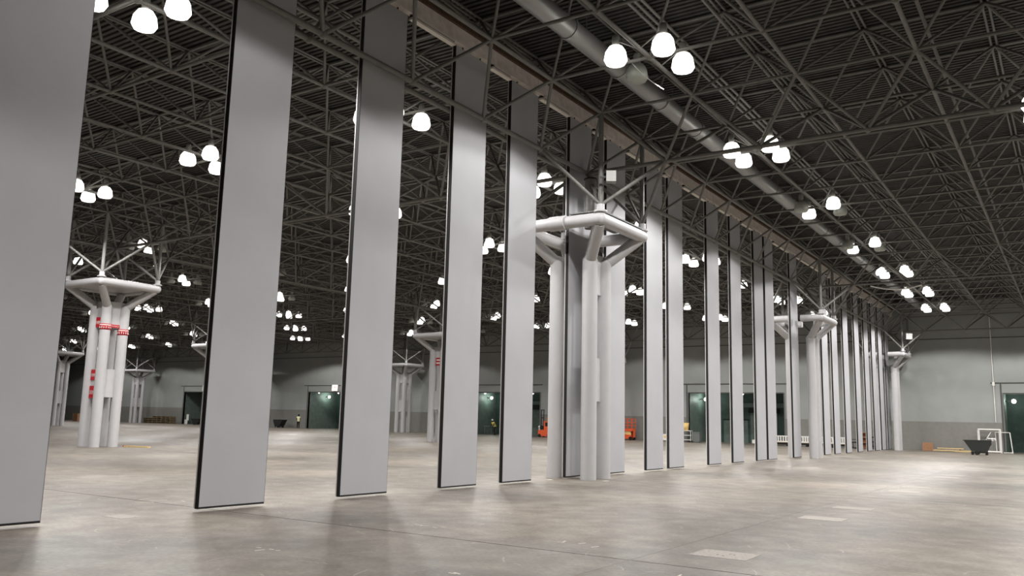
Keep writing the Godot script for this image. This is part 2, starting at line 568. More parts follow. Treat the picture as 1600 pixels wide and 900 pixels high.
func split_members(parent: Node3D, called: String, list: Array, is_tube: bool) -> void:
	var scored = []
	for n in list.size():
		var e: Array = list[n]
		var mid: Vector3 = (e[0] + e[1]) * 0.5 if is_tube else e[0]
		var s = 0.0
		if on_screen(mid, 30.0) and not behind_panel(mid):
			s = 1.0 / mid.distance_to(CAM)
		scored.append([s, n])
	scored.sort_custom(func(a, b): return a[0] > b[0])
	var rest = []
	for j in scored.size():
		var e: Array = list[scored[j][1]]
		var t = member_t(e[0], e[1], e[2]) if is_tube else Transform3D(Basis().scaled(Vector3.ONE * e[1]), e[0])
		if j < 300 and scored[j][0] > 0.0:
			mesh_part(called, unit_tube if is_tube else unit_ball, mats.steel, parent, t)
		else:
			rest.append(t)
	var pv = PackedVector3Array()
	var pn = PackedVector3Array()
	var pi = PackedInt32Array()
	var ring = []
	for q in 6:
		ring.append(Vector3(cos(TAU * q / 6.0), 0, sin(TAU * q / 6.0)))
	for t in rest:
		var bs: Transform3D = t
		var v0 = pv.size()
		if is_tube:
			for q in 6:
				var nn = (bs.basis * ring[q]).normalized()
				pv.append(bs * (ring[q] - Vector3(0, 0.5, 0))); pn.append(nn)
				pv.append(bs * (ring[q] + Vector3(0, 0.5, 0))); pn.append(nn)
				var e0 = v0 + q * 2
				var e1 = v0 + ((q + 1) % 6) * 2
				pi.append_array(PackedInt32Array([e0, e1, e0 + 1, e1, e1 + 1, e0 + 1]))
		else:
			for q in 6:
				var dn = [Vector3.RIGHT, Vector3.BACK, Vector3.LEFT, Vector3.FORWARD, Vector3.UP, Vector3.DOWN][q]
				pv.append(bs * dn); pn.append(dn)
			for q in 4:
				pi.append_array(PackedInt32Array([v0 + q, v0 + (q + 1) % 4, v0 + 4, v0 + q, v0 + 5, v0 + (q + 1) % 4]))
	var arr = []
	arr.resize(Mesh.ARRAY_MAX)
	arr[Mesh.ARRAY_VERTEX] = pv
	arr[Mesh.ARRAY_NORMAL] = pn
	arr[Mesh.ARRAY_INDEX] = pi
	var am = ArrayMesh.new()
	am.add_surface_from_arrays(Mesh.PRIMITIVE_TRIANGLES, arr)
	var mi = mesh_part("far_%ss" % called, am, mats.steel, parent)
	mi.set_meta("kind", "stuff")

func build_roof_services() -> void:
	for k in 3:
		var cu = thing("roof_conduit", "thin grey conduit under the deck, %s of three right of the duct" % ["nearest the duct", "middle one", "outermost"][k], "pipe", Vector3(4.2 + 0.19 * k, 12.93, 0), 0, "three roof conduits")
		rod("pipe", Vector3(0, 0, WALL + 0.1), Vector3(0, 0, ZN - 0.1), 0.045, mats.strut, cu)
		var zc = ZN - 2.0
		while zc > WALL + 1.0:
			box_part("clip", Vector3(-0.06, 0.0, zc - 0.02), Vector3(0.06, 0.32, zc + 0.02), mats.steel, cu)
			zc -= 6.096
	# round duct along the partition, on the camera's side
	var d = thing("air_duct", "long round grey ventilation duct under the roof beside the partition", "duct", Vector3(2.78, 12.25, 0))
	rod("duct_pipe", Vector3(0, 0, WALL + 0.2), Vector3(0, 0, ZN - 0.2), 0.29, mats.duct, d, true)
	var z = ZN - 2.0
	while z > WALL + 1.0:
		rod("coupling", Vector3(0, 0, z - 0.06), Vector3(0, 0, z + 0.06), 0.315, mats.duct, d, true)
		z -= 3.048
	z = ZN - 3.0
	while z > WALL + 1.0:
		rod("hanger", Vector3(0, 0.29, z), Vector3(0, 0.75, z), 0.015, mats.steel, d)
		z -= 6.096
	# sprinkler pipes
	for e in [[6.3, 12.45, "red-brown sprinkler main"], [10.9, 12.2, "thin sprinkler pipe"], [-6.1, 12.4, "thin sprinkler pipe"]]:
		var s = thing("sprinkler_pipe", "grey %s under the roof %s" % [["long sprinkler pipe", "right of the lamps"] if e[0] == 6.3 else (["sprinkler pipe", "at the far right"] if e[0] > 10 else ["sprinkler pipe", "left of the partition"])][0], "pipe", Vector3(e[0], e[1], 0))
		rod("pipe", Vector3(0, 0, WALL + 0.2), Vector3(0, 0, ZN - 0.2), 0.05, mats.steel, s)
		var zz = ZN - 1.5
		while zz > WALL + 1.0:
			rod("drop_head", Vector3(0, 0, zz), Vector3(0, -0.22, zz), 0.015, mats.steel, s)
			zz -= 3.048
	# loose white strap sagging between the lamps far down the row, dangling cable by the first cluster
	sag("sagging_strap", "white strap sagging between the lamps far along the duct", "strap", [Vector3(2.47, 11.24, -60), Vector3(3.3, 11.0, -60), Vector3(4.04, 10.9, -60), Vector3(4.9, 10.93, -60), Vector3(5.6, 11.1, -60)], 0.045, mats.white)
	sag("loose_cable", "thin pale cable dangling below the first lamp cluster", "cable", [Vector3(3.75, 11.85, -20), Vector3(4.05, 11.45, -20), Vector3(4.31, 11.13, -20), Vector3(4.6, 10.85, -20), Vector3(4.91, 10.59, -20)], 0.014, mats.alu)
	var sp = thing("speaker_box", "small white loudspeaker box clamped beside the first column cluster", "speaker", Vector3(2.0, 9.28, Z0 + 1.75), 0.5)
	box_part("case", Vector3(-0.15, -0.17, -0.14), Vector3(0.15, 0.17, 0.14), mats.speaker, sp)
	box_part("bracket", Vector3(-0.34, -0.03, -0.03), Vector3(-0.15, 0.03, 0.03), mats.dark, sp)
	var sp2 = thing("speaker_box", "small white loudspeaker box above the farthest column cluster", "speaker", Vector3(2.05, 9.5, Z0 - 2 * BAY + 1.75), 0.5)
	box_part("case", Vector3(-0.25, -0.25, -0.2), Vector3(0.25, 0.25, 0.2), mats.speaker, sp2)
	box_part("bracket", Vector3(-0.4, -0.03, -0.03), Vector3(-0.25, 0.03, 0.03), mats.dark, sp2)

func sag(called: String, label: String, cat: String, pts: Array, r: float, mat: Material) -> void:
	var st = new_st()
	for i in pts.size() - 1:
		tube(st, pts[i], pts[i + 1], r, 6)
	var o = mesh_part(called, st.commit(), mat, self)
	tag(o, label, cat)

# ---------------- column clusters ----------------
func build_clusters() -> void:
	var names = {
		Vector2i(0, 0): "large near cluster of four pale columns astride the panel row",
		Vector2i(0, 1): "second cluster of four pale columns astride the panel row",
		Vector2i(0, 2): "farthest cluster of pale columns at the end of the panel row",
		Vector2i(1, 0): "four-column cluster with red signs left of the second panel",
		Vector2i(1, 1): "four-column cluster seen between the third and fourth panels, with red plate",
		Vector2i(1, 2): "column cluster by the end wall behind the big near cluster",
		Vector2i(2, 1): "column cluster half hidden behind the second panel's edge",
		Vector2i(2, 2): "small far column cluster by the end wall between third and fourth panels",
		Vector2i(3, 1): "column cluster beside the first panel, left of the red-signed one",
		Vector2i(3, 2): "column cluster by the end wall behind the second panel",
		Vector2i(4, 2): "small far column cluster by the end wall near the stacked pallets",
		Vector2i(5, 2): "column cluster by the end wall behind the first panel",
	}
	for key in names:
		cluster(key.x, key.y, names[key])

func cluster(m: int, n: int, label: String) -> void:
	var row = m == 0
	var c = thing("column_cluster", label, "column", Vector3(-BAY * m, 0, Z0 - BAY * n), 0, "clustered columns with flared caps")
	var s = 0.61 if row else 0.5
	var d = 0.485
	var rc = 1.524
	var yr = 8.07
	var gap = 0.36 if (row and n > 0) else 0.0
	for sx in [1, -1]:
		for sz in [1, -1]:
			var col = rod("column", Vector3(sx * s, 0, sz * d), Vector3(sx * s, 7.02, sz * d), 0.25, mats.column, c, true)
			var arm = rod("arm", Vector3(sx * s, 6.98, sz * d), Vector3(sx * 1.44, 7.98, sz * 1.44), 0.2, mats.column, c, true)
			mesh_part("knuckle", unit_ball, mats.column, c, Transform3D(Basis().scaled(Vector3(0.245, 0.2, 0.245)), Vector3(sx * s, 7.0, sz * d)))
			mesh_part("ring_corner", corner_ball(), mats.column, c, Transform3D(Basis().scaled(Vector3.ONE * 0.2), Vector3(sx * rc, yr, sz * rc)))
			# collar and struts up to the frame
			var p = Vector3(sx * rc, 8.5, sz * rc)
			rod("collar", Vector3(sx * rc, 8.2, sz * rc), Vector3(sx * rc, 8.52, sz * rc), 0.13, mats.column, c, true)
			rod("flange", Vector3(sx * rc, 8.27, sz * rc), Vector3(sx * rc, 8.32, sz * rc), 0.21, mats.column, c, true)
			rod("post", p, Vector3(sx * rc, YT, sz * rc), 0.085, mats.steel if row else mats.strut, c)
			for a in [0, 1]:
				for b in [0, 1]:
					if a == 1 and b == 1: continue
					var tx: float = sx * a * M
					if row and a == 0: tx = sx * 0.22
					rod("strut", p, Vector3(tx, YB, sz * b * M), 0.06, mats.steel if row else mats.strut, c)
			if col and arm: pass
	for sz in [1, -1]:
		if gap > 0.0:
			for sx in [1, -1]:
				rod("ring_beam", Vector3(sx * gap, yr, sz * rc), Vector3(sx * rc, yr, sz * rc), 0.2, mats.column, c, true)
		else:
			rod("ring_beam", Vector3(-rc, yr, sz * rc), Vector3(rc, yr, sz * rc), 0.2, mats.column, c, true)
	for sx in [1, -1]:
		rod("ring_beam", Vector3(sx * rc, yr, -rc), Vector3(sx * rc, yr, rc), 0.2, mats.column, c, true)
		# plates between the columns along z
		box_part("web_plate", Vector3(sx * s - 0.03, 5.92, -d), Vector3(sx * s + 0.03, 7.25, d), mats.column, c)
		box_part("web_plate", Vector3(sx * s - 0.03, 2.45, -d), Vector3(sx * s + 0.03, 3.85, d), mats.column, c)
	if row:
		if n == 0:
			rod("sleeve", Vector3(-0.28, yr, rc), Vector3(0.3, yr, rc), 0.235, mats.column, c, true)
			rod("stub_post", Vector3(s, 8.05, d), Vector3(s, 9.7, d), 0.19, mats.steel, c, true)
			rod("stub_cap", Vector3(s, 9.7, d), Vector3(s, 9.74, d), 0.22, mats.dark, c, true)
			# planks lying on the cap
			for k in 5:
				box_part("walk_plank", Vector3(0.45 + 0.24 * k, 8.29, -1.5), Vector3(0.66 + 0.24 * k, 8.325, 1.62), mats.grey, c)
	else:
		box_part("cap_plate", Vector3(-1.4, 8.0, -1.4), Vector3(1.4, 8.05, 1.4), mats.column, c)
		for sz in [1, -1]:
			box_part("web_plate", Vector3(-s, 5.92, sz * d - 0.03), Vector3(s, 7.25, sz * d + 0.03), mats.column, c)
			box_part("web_plate", Vector3(-s, 2.45, sz * d - 0.03), Vector3(s, 3.85, sz * d + 0.03), mats.column, c)
	if m == 1 and n == 0:
		var base = c.position
		sign_plate("red sign high on the signed column cluster, between its columns", base + Vector3(0, 6.2, d + 0.06), 0.0, 0.48, 0.5, 5)
		sign_plate("red sign in the middle of the signed column cluster", base + Vector3(0, 3.55, d + 0.06), 0.0, 0.48, 0.52, 6)
		sign_plate("lowest red sign on the signed column cluster", base + Vector3(0, 2.7, d + 0.06), 0.0, 0.48, 0.6, 7)
		sign_plate("narrow red strip sign across the signed cluster's side plate", base + Vector3(s + 0.06, 6.02, 0), PI / 2, 0.46, 0.16, 8)
		band_sign("red and white band wrapped round the front column of signed cluster", base + Vector3(s, 5.95, d), 9)
		band_sign("red and white band wrapped round the rear right column of signed cluster", base + Vector3(s, 5.75, -d), 10)
	if m == 1 and n == 1:
		sign_plate("red plate with two pale lines on the cluster between third and fourth panels", c.position + Vector3(0.1, 6.1, d + 0.06), 0.0, 0.48, 0.6, 3)

var _corner: SphereMesh
func corner_ball() -> SphereMesh:
	if _corner == null:
		_corner = SphereMesh.new()
		_corner.radius = 1.0; _corner.height = 2.0; _corner.radial_segments = 24; _corner.rings = 12
	return _corner

func sign_plate(label: String, at: Vector3, turn: float, w: float, h: float, sd: int) -> void:
	var o = thing("column_sign", label, "sign", at, turn, "red signs on the columns")
	box_part("plate", Vector3(-w / 2, -h / 2, -0.015), Vector3(w / 2, h / 2, 0.015), mats.red, o)
	var st = new_st()
	var r = RandomNumberGenerator.new()
	r.seed = sd
	if sd == 3:
		bx(st, Vector3(-0.18, 0.08, 0.015), Vector3(0.17, 0.18, 0.02))
		bx(st, Vector3(-0.18, -0.16, 0.015), Vector3(0.18, -0.05, 0.02))
	else:
		var x = -w / 2 + 0.05
		while x < w / 2 - 0.08:
			var ww = r.randf_range(0.04, 0.09)
			bx(st, Vector3(x, -h * 0.18, 0.015), Vector3(x + ww * 0.5, h * 0.14, 0.02))
			bx(st, Vector3(x, -h * 0.05, 0.015), Vector3(x + ww, h * r.randf_range(0.0, 0.1), 0.02))
			x += ww + 0.04
	mesh_part("white_print", st.commit(), mats.white, o)

func band_sign(label: String, at: Vector3, sd: int) -> void:
	var o = thing("column_band", label, "sign", at, 0, "red signs on the columns")
	mesh_part("band", lathe([Vector2(0.252, -0.15), Vector2(0.262, -0.15), Vector2(0.262, 0.15), Vector2(0.252, 0.15)], 24), mats.red, o)
	mesh_part("pale_edge", lathe([Vector2(0.263, 0.06), Vector2(0.266, 0.06), Vector2(0.266, 0.11), Vector2(0.263, 0.11)], 24), mats.white, o)
	var st = new_st()
	var r = RandomNumberGenerator.new()
	r.seed = sd
	for k in 16:
		var a = TAU * k / 16.0
		var d = Vector3(cos(a), 0, sin(a))
		tube(st, d * 0.258 + Vector3(0, -0.09, 0), d * 0.262 + Vector3(r.randf_range(-0.02, 0.02), r.randf_range(0.0, 0.04), 0), 0.016, 5)
	mesh_part("white_print", st.commit(), mats.white, o)

# ---------------- partition ----------------
func build_header() -> void:
	var h = thing("partition_header", "long beige fascia and brown beam above the hanging panels", "beam", Vector3.ZERO)
	var za = WALL + 0.05
	var zb = 6.0
	# fascia boards, butted every two modules
	var z = zb
	while z > za + 0.1:
		var z2 = maxf(z - 3.048, za)
		box_part("fascia_board", Vector3(-0.1, 11.98, z2 + 0.012), Vector3(0.07, 12.42, z), mats.fascia, h)
		z = z2
	box_part("head_beam", Vector3(-0.16, 12.42, za), Vector3(0.16, 12.74, zb), mats.brown, h)
	# white slotted track below the fascia in the openings between panels
	var prev = zb
	for i in panel_z.size() + 1:
		var next: float = panel_z[i] if i < panel_z.size() else za
		if prev - next > 0.5:
			box_part("track_rail", Vector3(-0.07, 11.84, next + 0.12), Vector3(0.085, 11.90, prev - 0.12), mats.track, h)
			box_part("track_web", Vector3(-0.05, 11.90, next + 0.12), Vector3(0.03, 11.98, prev - 0.12), mats.dark, h)
			box_part("track_lip", Vector3(0.06, 11.93, next + 0.2), Vector3(0.09, 11.985, prev - 0.2), mats.track, h)
		if i < panel_z.size():
			prev = panel_z[i] - 1.524
	# hangers from the roof to the beam
	z = zb - 1.0
	while z > za:
		rod("hanger_rod", Vector3(0, 12.74, z), Vector3(0, 13.2, z), 0.03, mats.steel, h)
		z -= 3.048

func build_panels() -> void:
	var ords = ["leftmost", "second", "third", "fourth", "fifth", "sixth", "seventh", "eighth", "ninth", "tenth", "eleventh", "twelfth", "thirteenth", "fourteenth", "fifteenth", "sixteenth", "seventeenth", "eighteenth", "nineteenth", "twentieth", "twenty-first", "twenty-second"]
	var extra = {0: "cut by the photo's edge", 5: "standing inside the near column cluster", 6: "half hidden by the near column cluster", 13: "in front of the second column cluster", 21: "inside the farthest column cluster"}
	var w = 1.524
	var y0 = 0.055
	var y1 = 11.9
	for i in panel_z.size():
		var lab: String = "tall grey hanging partition panel, %s" % ords[i] + (" from the left" if i > 0 else " of the row")
		if extra.has(i): lab += ", " + extra[i]
		var p = thing("partition_panel", lab, "panel", Vector3(0, 0, panel_z[i]), 0, "tall grey panels hanging in a row")
		var st = new_st()
		bx(st, Vector3(-0.105, y0 + 0.035, -w + 0.01), Vector3(0.0, y1, -0.012))
		mesh_part("face_board", st.commit(), mats.panel, p)
		var g = new_st()
		bx(g, Vector3(-0.1, y0, -0.012), Vector3(-0.004, y1, 0.0))
		mesh_part("edge_gasket", g.commit(), mats.gasket, p)
		var g2 = new_st()
		bx(g2, Vector3(-0.1, y0, -w), Vector3(-0.004, y1, -w + 0.01))
		mesh_part("edge_gasket", g2.commit(), mats.gasket, p)
		var b = new_st()
		bx(b, Vector3(-0.1, y0, -w + 0.01), Vector3(-0.001, y0 + 0.035, -0.012))
		mesh_part("bottom_seal", b.commit(), mats.gasket, p)
		var e = new_st()
		bx(e, Vector3(-0.13, y0 + 0.01, -w), Vector3(-0.105, y1, 0.004))
		mesh_part("back_trim", e.commit(), mats.alu, p)
		rod("trolley_bolt", Vector3(-0.04, y1, -0.35), Vector3(-0.04, y1 + 0.08, -0.35), 0.02, mats.dark, p)
		rod("trolley_bolt", Vector3(-0.04, y1, -w + 0.35), Vector3(-0.04, y1 + 0.08, -w + 0.35), 0.02, mats.dark, p)

# ---------------- lamps ----------------
var lamp_energy := 10.5
var lens_mesh: ArrayMesh
var cap_mesh: ArrayMesh
var lens_far: ArrayMesh

func lit_at(i: int, k: int) -> String:
	var known = {
		"-1,-1": "0123", "-3,0": "0123", "-2,0": "0123", "-1,0": "0123", "0,0": "023", "0,-1": "2", "0,-2": "", "0,-3": "03", "1,0": "23", "1,-1": "03", "1,-2": "03", "1,-3": "03",
		"-5,1": "13", "-4,1": "12", "-3,1": "12", "-2,1": "0123", "-1,1": "0123", "0,1": "0123",
		"-5,2": "12", "-4,2": "12", "-3,2": "0", "-2,2": "123", "-1,2": "123", "0,2": "12",
		"-7,3": "0123", "-6,3": "12", "-5,3": "12", "-4,3": "0", "-3,3": "0", "-2,3": "01", "-1,3": "0123", "0,3": "12",
		"-10,4": "12", "-9,4": "12", "-8,4": "12", "-7,4": "12", "-6,4": "0123", "-5,4": "0", "-4,4": "12", "-3,4": "13", "-2,4": "123", "-1,4": "123", "0,4": "0123",
		"-7,5": "0123", "-5,5": "12", "-4,5": "12", "-2,5": "013", "-1,5": "0123", "0,5": "0123",
		"-8,6": "0123", "-7,6": "0", "-4,6": "02", "-3,6": "23", "-2,6": "023", "0,6": "0123"}
	var key = "%d,%d" % [i, k]
	if known.has(key): return known[key]
	return "0123" if i >= 0 else "12"

func build_lamps() -> void:
	lens_mesh = lathe([Vector2(0.0, -0.27), Vector2(0.26, -0.25), Vector2(0.315, -0.15), Vector2(0.275, 0.09), Vector2(0.19, 0.22), Vector2(0.0, 0.255)], 12)
	lens_far = lathe([Vector2(0.0, -0.27), Vector2(0.27, -0.24), Vector2(0.31, -0.12), Vector2(0.2, 0.2), Vector2(0.0, 0.255)], 9)
	cap_mesh = lathe([Vector2(0.0, 0.25), Vector2(0.09, 0.25), Vector2(0.105, 0.3), Vector2(0.105, 0.5), Vector2(0.08, 0.56), Vector2(0.0, 0.57)], 12)
	var ords = ["first", "second", "third", "fourth", "fifth", "sixth", "seventh", "eighth", "ninth", "tenth", "eleventh", "twelfth", "thirteenth", "fourteenth", "fifteenth", "sixteenth", "seventeenth"]
	var pos = ["near left", "far left", "near right", "far right"]
	for i in range(-16, 4):
		for k in range(-4, 7):
			if i < 0 and k < -1: continue
			if i > 2 or k < -3: continue
			var lit = lit_at(i, k)
			var cx = 4.572 + 9.144 * i
			var cz = Z0 + 4.572 - 9.144 * k
			if cz > ZN - 1.5: continue
			for l in 4:
				var p = Vector3(cx + (-0.68 if l < 2 else 0.68), 11.47, cz + (0.66 if l % 2 == 0 else -0.66))
				var on = lit.contains(str(l))
				var seen = on_screen(p, 10.0)
				if not seen and (not on or (i < 0 and (k < -1 or i < -6)) or (i == 2 and l % 3 != 0)): continue
				if i <= -4 and behind_panel(p): continue
				var lab = ""
				var state = "glowing" if on else "unlit"
				if not seen:
					lab = "glowing bell lamp over the hall beyond the picture's edges"
				elif i == 0:
					lab = "%s bell lamp, %s of four, %s cluster along the duct" % [state, pos[l], ords[k]]
				else:
					lab = "%s bell lamp, %s of four, %s cluster of %s line left of panels" % [state, pos[l], ords[maxi(k + 1, 0)], ords[-i - 1]]
				lamp(p, on, seen, lab, cx, k, i)

func lamp(p: Vector3, on: bool, seen: bool, lab: String, cx: float, _k: int, _i: int) -> void:
	var o = thing("bell_lamp", lab, "lamp", p, 0, "bell lamps in clusters under the roof" if seen else "bell lamps beyond the picture's edges")
	mesh_part("lens", lens_mesh if p.distance_to(CAM) < 45.0 else lens_far, mats.glow if on else mats.unlit, o)
	mesh_part("housing", cap_mesh, mats.housing, o)
	rod("bracket", Vector3(0, 0.42, 0), Vector3((cx - p.x) * 0.935, 0.05, 0), 0.022, mats.steel, o)
	if on:
		var s = SpotLight3D.new()
		s.name = "lamp_light"
		s.position = Vector3(0, -0.42, 0)
		s.rotation_degrees.x = -90
		s.spot_angle = 73.5
		s.spot_angle_attenuation = 0.12
		s.spot_range = 120.0
		s.spot_attenuation = 2.0
		s.light_energy = lamp_energy
		s.light_color = Color(1.0, 0.99, 0.98)
		s.light_size = 0.12
		s.shadow_enabled = true
		o.add_child(s)

# ---------------- floor marks ----------------
func build_floor_marks() -> void:
	# utility covers let into the floor along the line x = 9.2
	var ords = ["nearest, with four small holes", "second", "third", "fourth", "fifth", "sixth", "seventh", "eighth", "ninth"]
	var cz = [-11.95, -17.95, -20.76, -27.4, -29.7, -36.8, -38.9, -45.1, -47.3]
	for i in cz.size():
		var w = 0.42 if i > 0 else 0.41
		var o = thing("floor_cover", "pale rectangular cover patch in the floor line, %s%s" % [ords[i], " counted from the camera" if i > 0 else ""], "floor cover", Vector3(9.27 if i == 0 else 9.15, 0, cz[i]), 0, "pale cover patches in the floor")
		box_part("patch", Vector3(-w, -0.002, -0.34), Vector3(w, 0.003, 0.34), mats.patch, o)
		if i == 0:
			for q in [Vector2(-0.08, 0.07), Vector2(0.02, 0.12), Vector2(0.05, -0.1), Vector2(0.12, -0.05)]:
				rod("bolt_hole", Vector3(q.x, 0.0, q.y), Vector3(q.x, 0.0036, q.y), 0.02, mats.black, o)
	var pl = thing("floor_cover", "pale worn patch on the floor between the first and second panels", "floor cover", Vector3(-0.34, 0, -8.84))
	box_part("patch", Vector3(-0.28, -0.002, -0.2), Vector3(0.28, 0.003, 0.2), mats.patch, pl)
	# tape and paint scraps
	scrap("white tape scrap on the floor in front of the second panel", Vector3(4.25, 0, -8.12), 0.3, 5)
	scrap("white paint squiggle on the floor below the near columns", Vector3(7.22, 0, -11.44), 0.35, 6)
	scrap("white scratch mark on the floor near the sawn joint under the third panel", Vector3(4.19, 0, -11.55), 0.4, 7)
	scrap("cluster of white scrapes on the floor left of the second panel", Vector3(-2.58, 0, -11.02), 0.9, 8)
	scrap("white curved tape scrap at the bottom edge of the floor", Vector3(7.31, 0, -8.14), 0.3, 9)
	scrap("white scrap on the floor at the bottom right", Vector3(9.75, 0, -9.9), 0.35, 12)
	for i in 4:
		var q: Vector3 = [Vector3(-1.15, 0, -22.9), Vector3(-0.9, 0, -22.4), Vector3(1.2, 0, -24.0), Vector3(-0.2, 0, -22.95)][i]
		var o = thing("paper_scrap", "tiny white paper scrap at the foot of the %s" % ["near cluster's left column", "near cluster, lying out in front", "near cluster's right column", "sixth panel"][i], "litter", q, 0.4 * i, "paper scraps by the near columns")
		box_part("sheet", Vector3(-0.09, 0, -0.07), Vector3(0.09, 0.006, 0.07), mats.white, o)

func scrap(label: String, at: Vector3, size: float, sd: int) -> void:
	var r = RandomNumberGenerator.new()
	r.seed = sd
	var o = thing("tape_scrap", label, "tape", at, 0, "white marks on the floor")
	for k in 4:
		var a = Vector2(r.randf_range(-size, size), r.randf_range(-size, size) * 0.5)
		var d = Vector2.RIGHT.rotated(r.randf() * TAU) * size * r.randf_range(0.2, 0.5)
		var n = d.orthogonal().normalized() * 0.012
		var st = new_st()
		prism(st, [a - n, a + d - n, a + d + n, a + n] if d.cross(n) > 0 else [a + n, a + d + n, a + d - n, a - n], 0.0, 0.003)
		mesh_part("strip", st.commit(), mats.scuff, o)

# ---------------- props ----------------
func wheel(parent: Node3D, at: Vector3, r: float, w: float, mat: Material) -> void:
	rod("wheel", at - Vector3(0, 0, w / 2), at + Vector3(0, 0, w / 2), r, mat, parent, true)

func tilt_truck(at: Vector3, turn: float, label: String, sc: float) -> Node3D:
	var o = thing("tilt_truck", label, "cart", at, turn, "dark tilt trucks")
	var prof = [Vector2(-0.95, 1.08), Vector2(-0.45, 0.28), Vector2(0.55, 0.22), Vector2(0.72, 0.62), Vector2(0.85, 0.78), Vector2(0.82, 1.06)]
	var st = new_st()
	var hw = 0.45
	var n = prof.size()
	for i in n - 1:
		var a: Vector2 = prof[i] * sc
		var b: Vector2 = prof[i + 1] * sc
		quad(st, Vector3(a.x, a.y, hw), Vector3(a.x, a.y, -hw), Vector3(b.x, b.y, -hw), Vector3(b.x, b.y, hw))
	var a0: Vector2 = prof[0] * sc
	for i in range(1, n - 1):
		var b2: Vector2 = prof[i] * sc
		var c2: Vector2 = prof[i + 1] * sc
		tri(st, Vector3(a0.x, a0.y, hw), Vector3(b2.x, b2.y, hw), Vector3(c2.x, c2.y, hw))
		tri(st, Vector3(a0.x, a0.y, -hw), Vector3(c2.x, c2.y, -hw), Vector3(b2.x, b2.y, -hw))
	mesh_part("hopper", st.commit(), mats.bin, o)
	for s in [-1, 1]:
		box_part("rim", Vector3(-0.98 * sc, 1.04 * sc, s * hw - 0.03), Vector3(0.86 * sc, 1.1 * sc, s * hw + 0.03), mats.bin, o)
	box_part("rim", Vector3(-0.99 * sc, 1.04 * sc, -hw), Vector3(-0.92 * sc, 1.1 * sc, hw), mats.bin, o)
	box_part("chassis", Vector3(-0.5 * sc, 0.16 * sc, -0.38), Vector3(0.6 * sc, 0.24 * sc, 0.38), mats.black, o)
	for s in [-1, 1]:
		wheel(o, Vector3(-0.1 * sc, 0.15, s * 0.4), 0.15, 0.06, mats.black)
		wheel(o, Vector3(0.52 * sc, 0.08, s * 0.3), 0.08, 0.04, mats.black)
		wheel(o, Vector3(-0.42 * sc, 0.08, s * 0.3), 0.08, 0.04, mats.black)
	return o

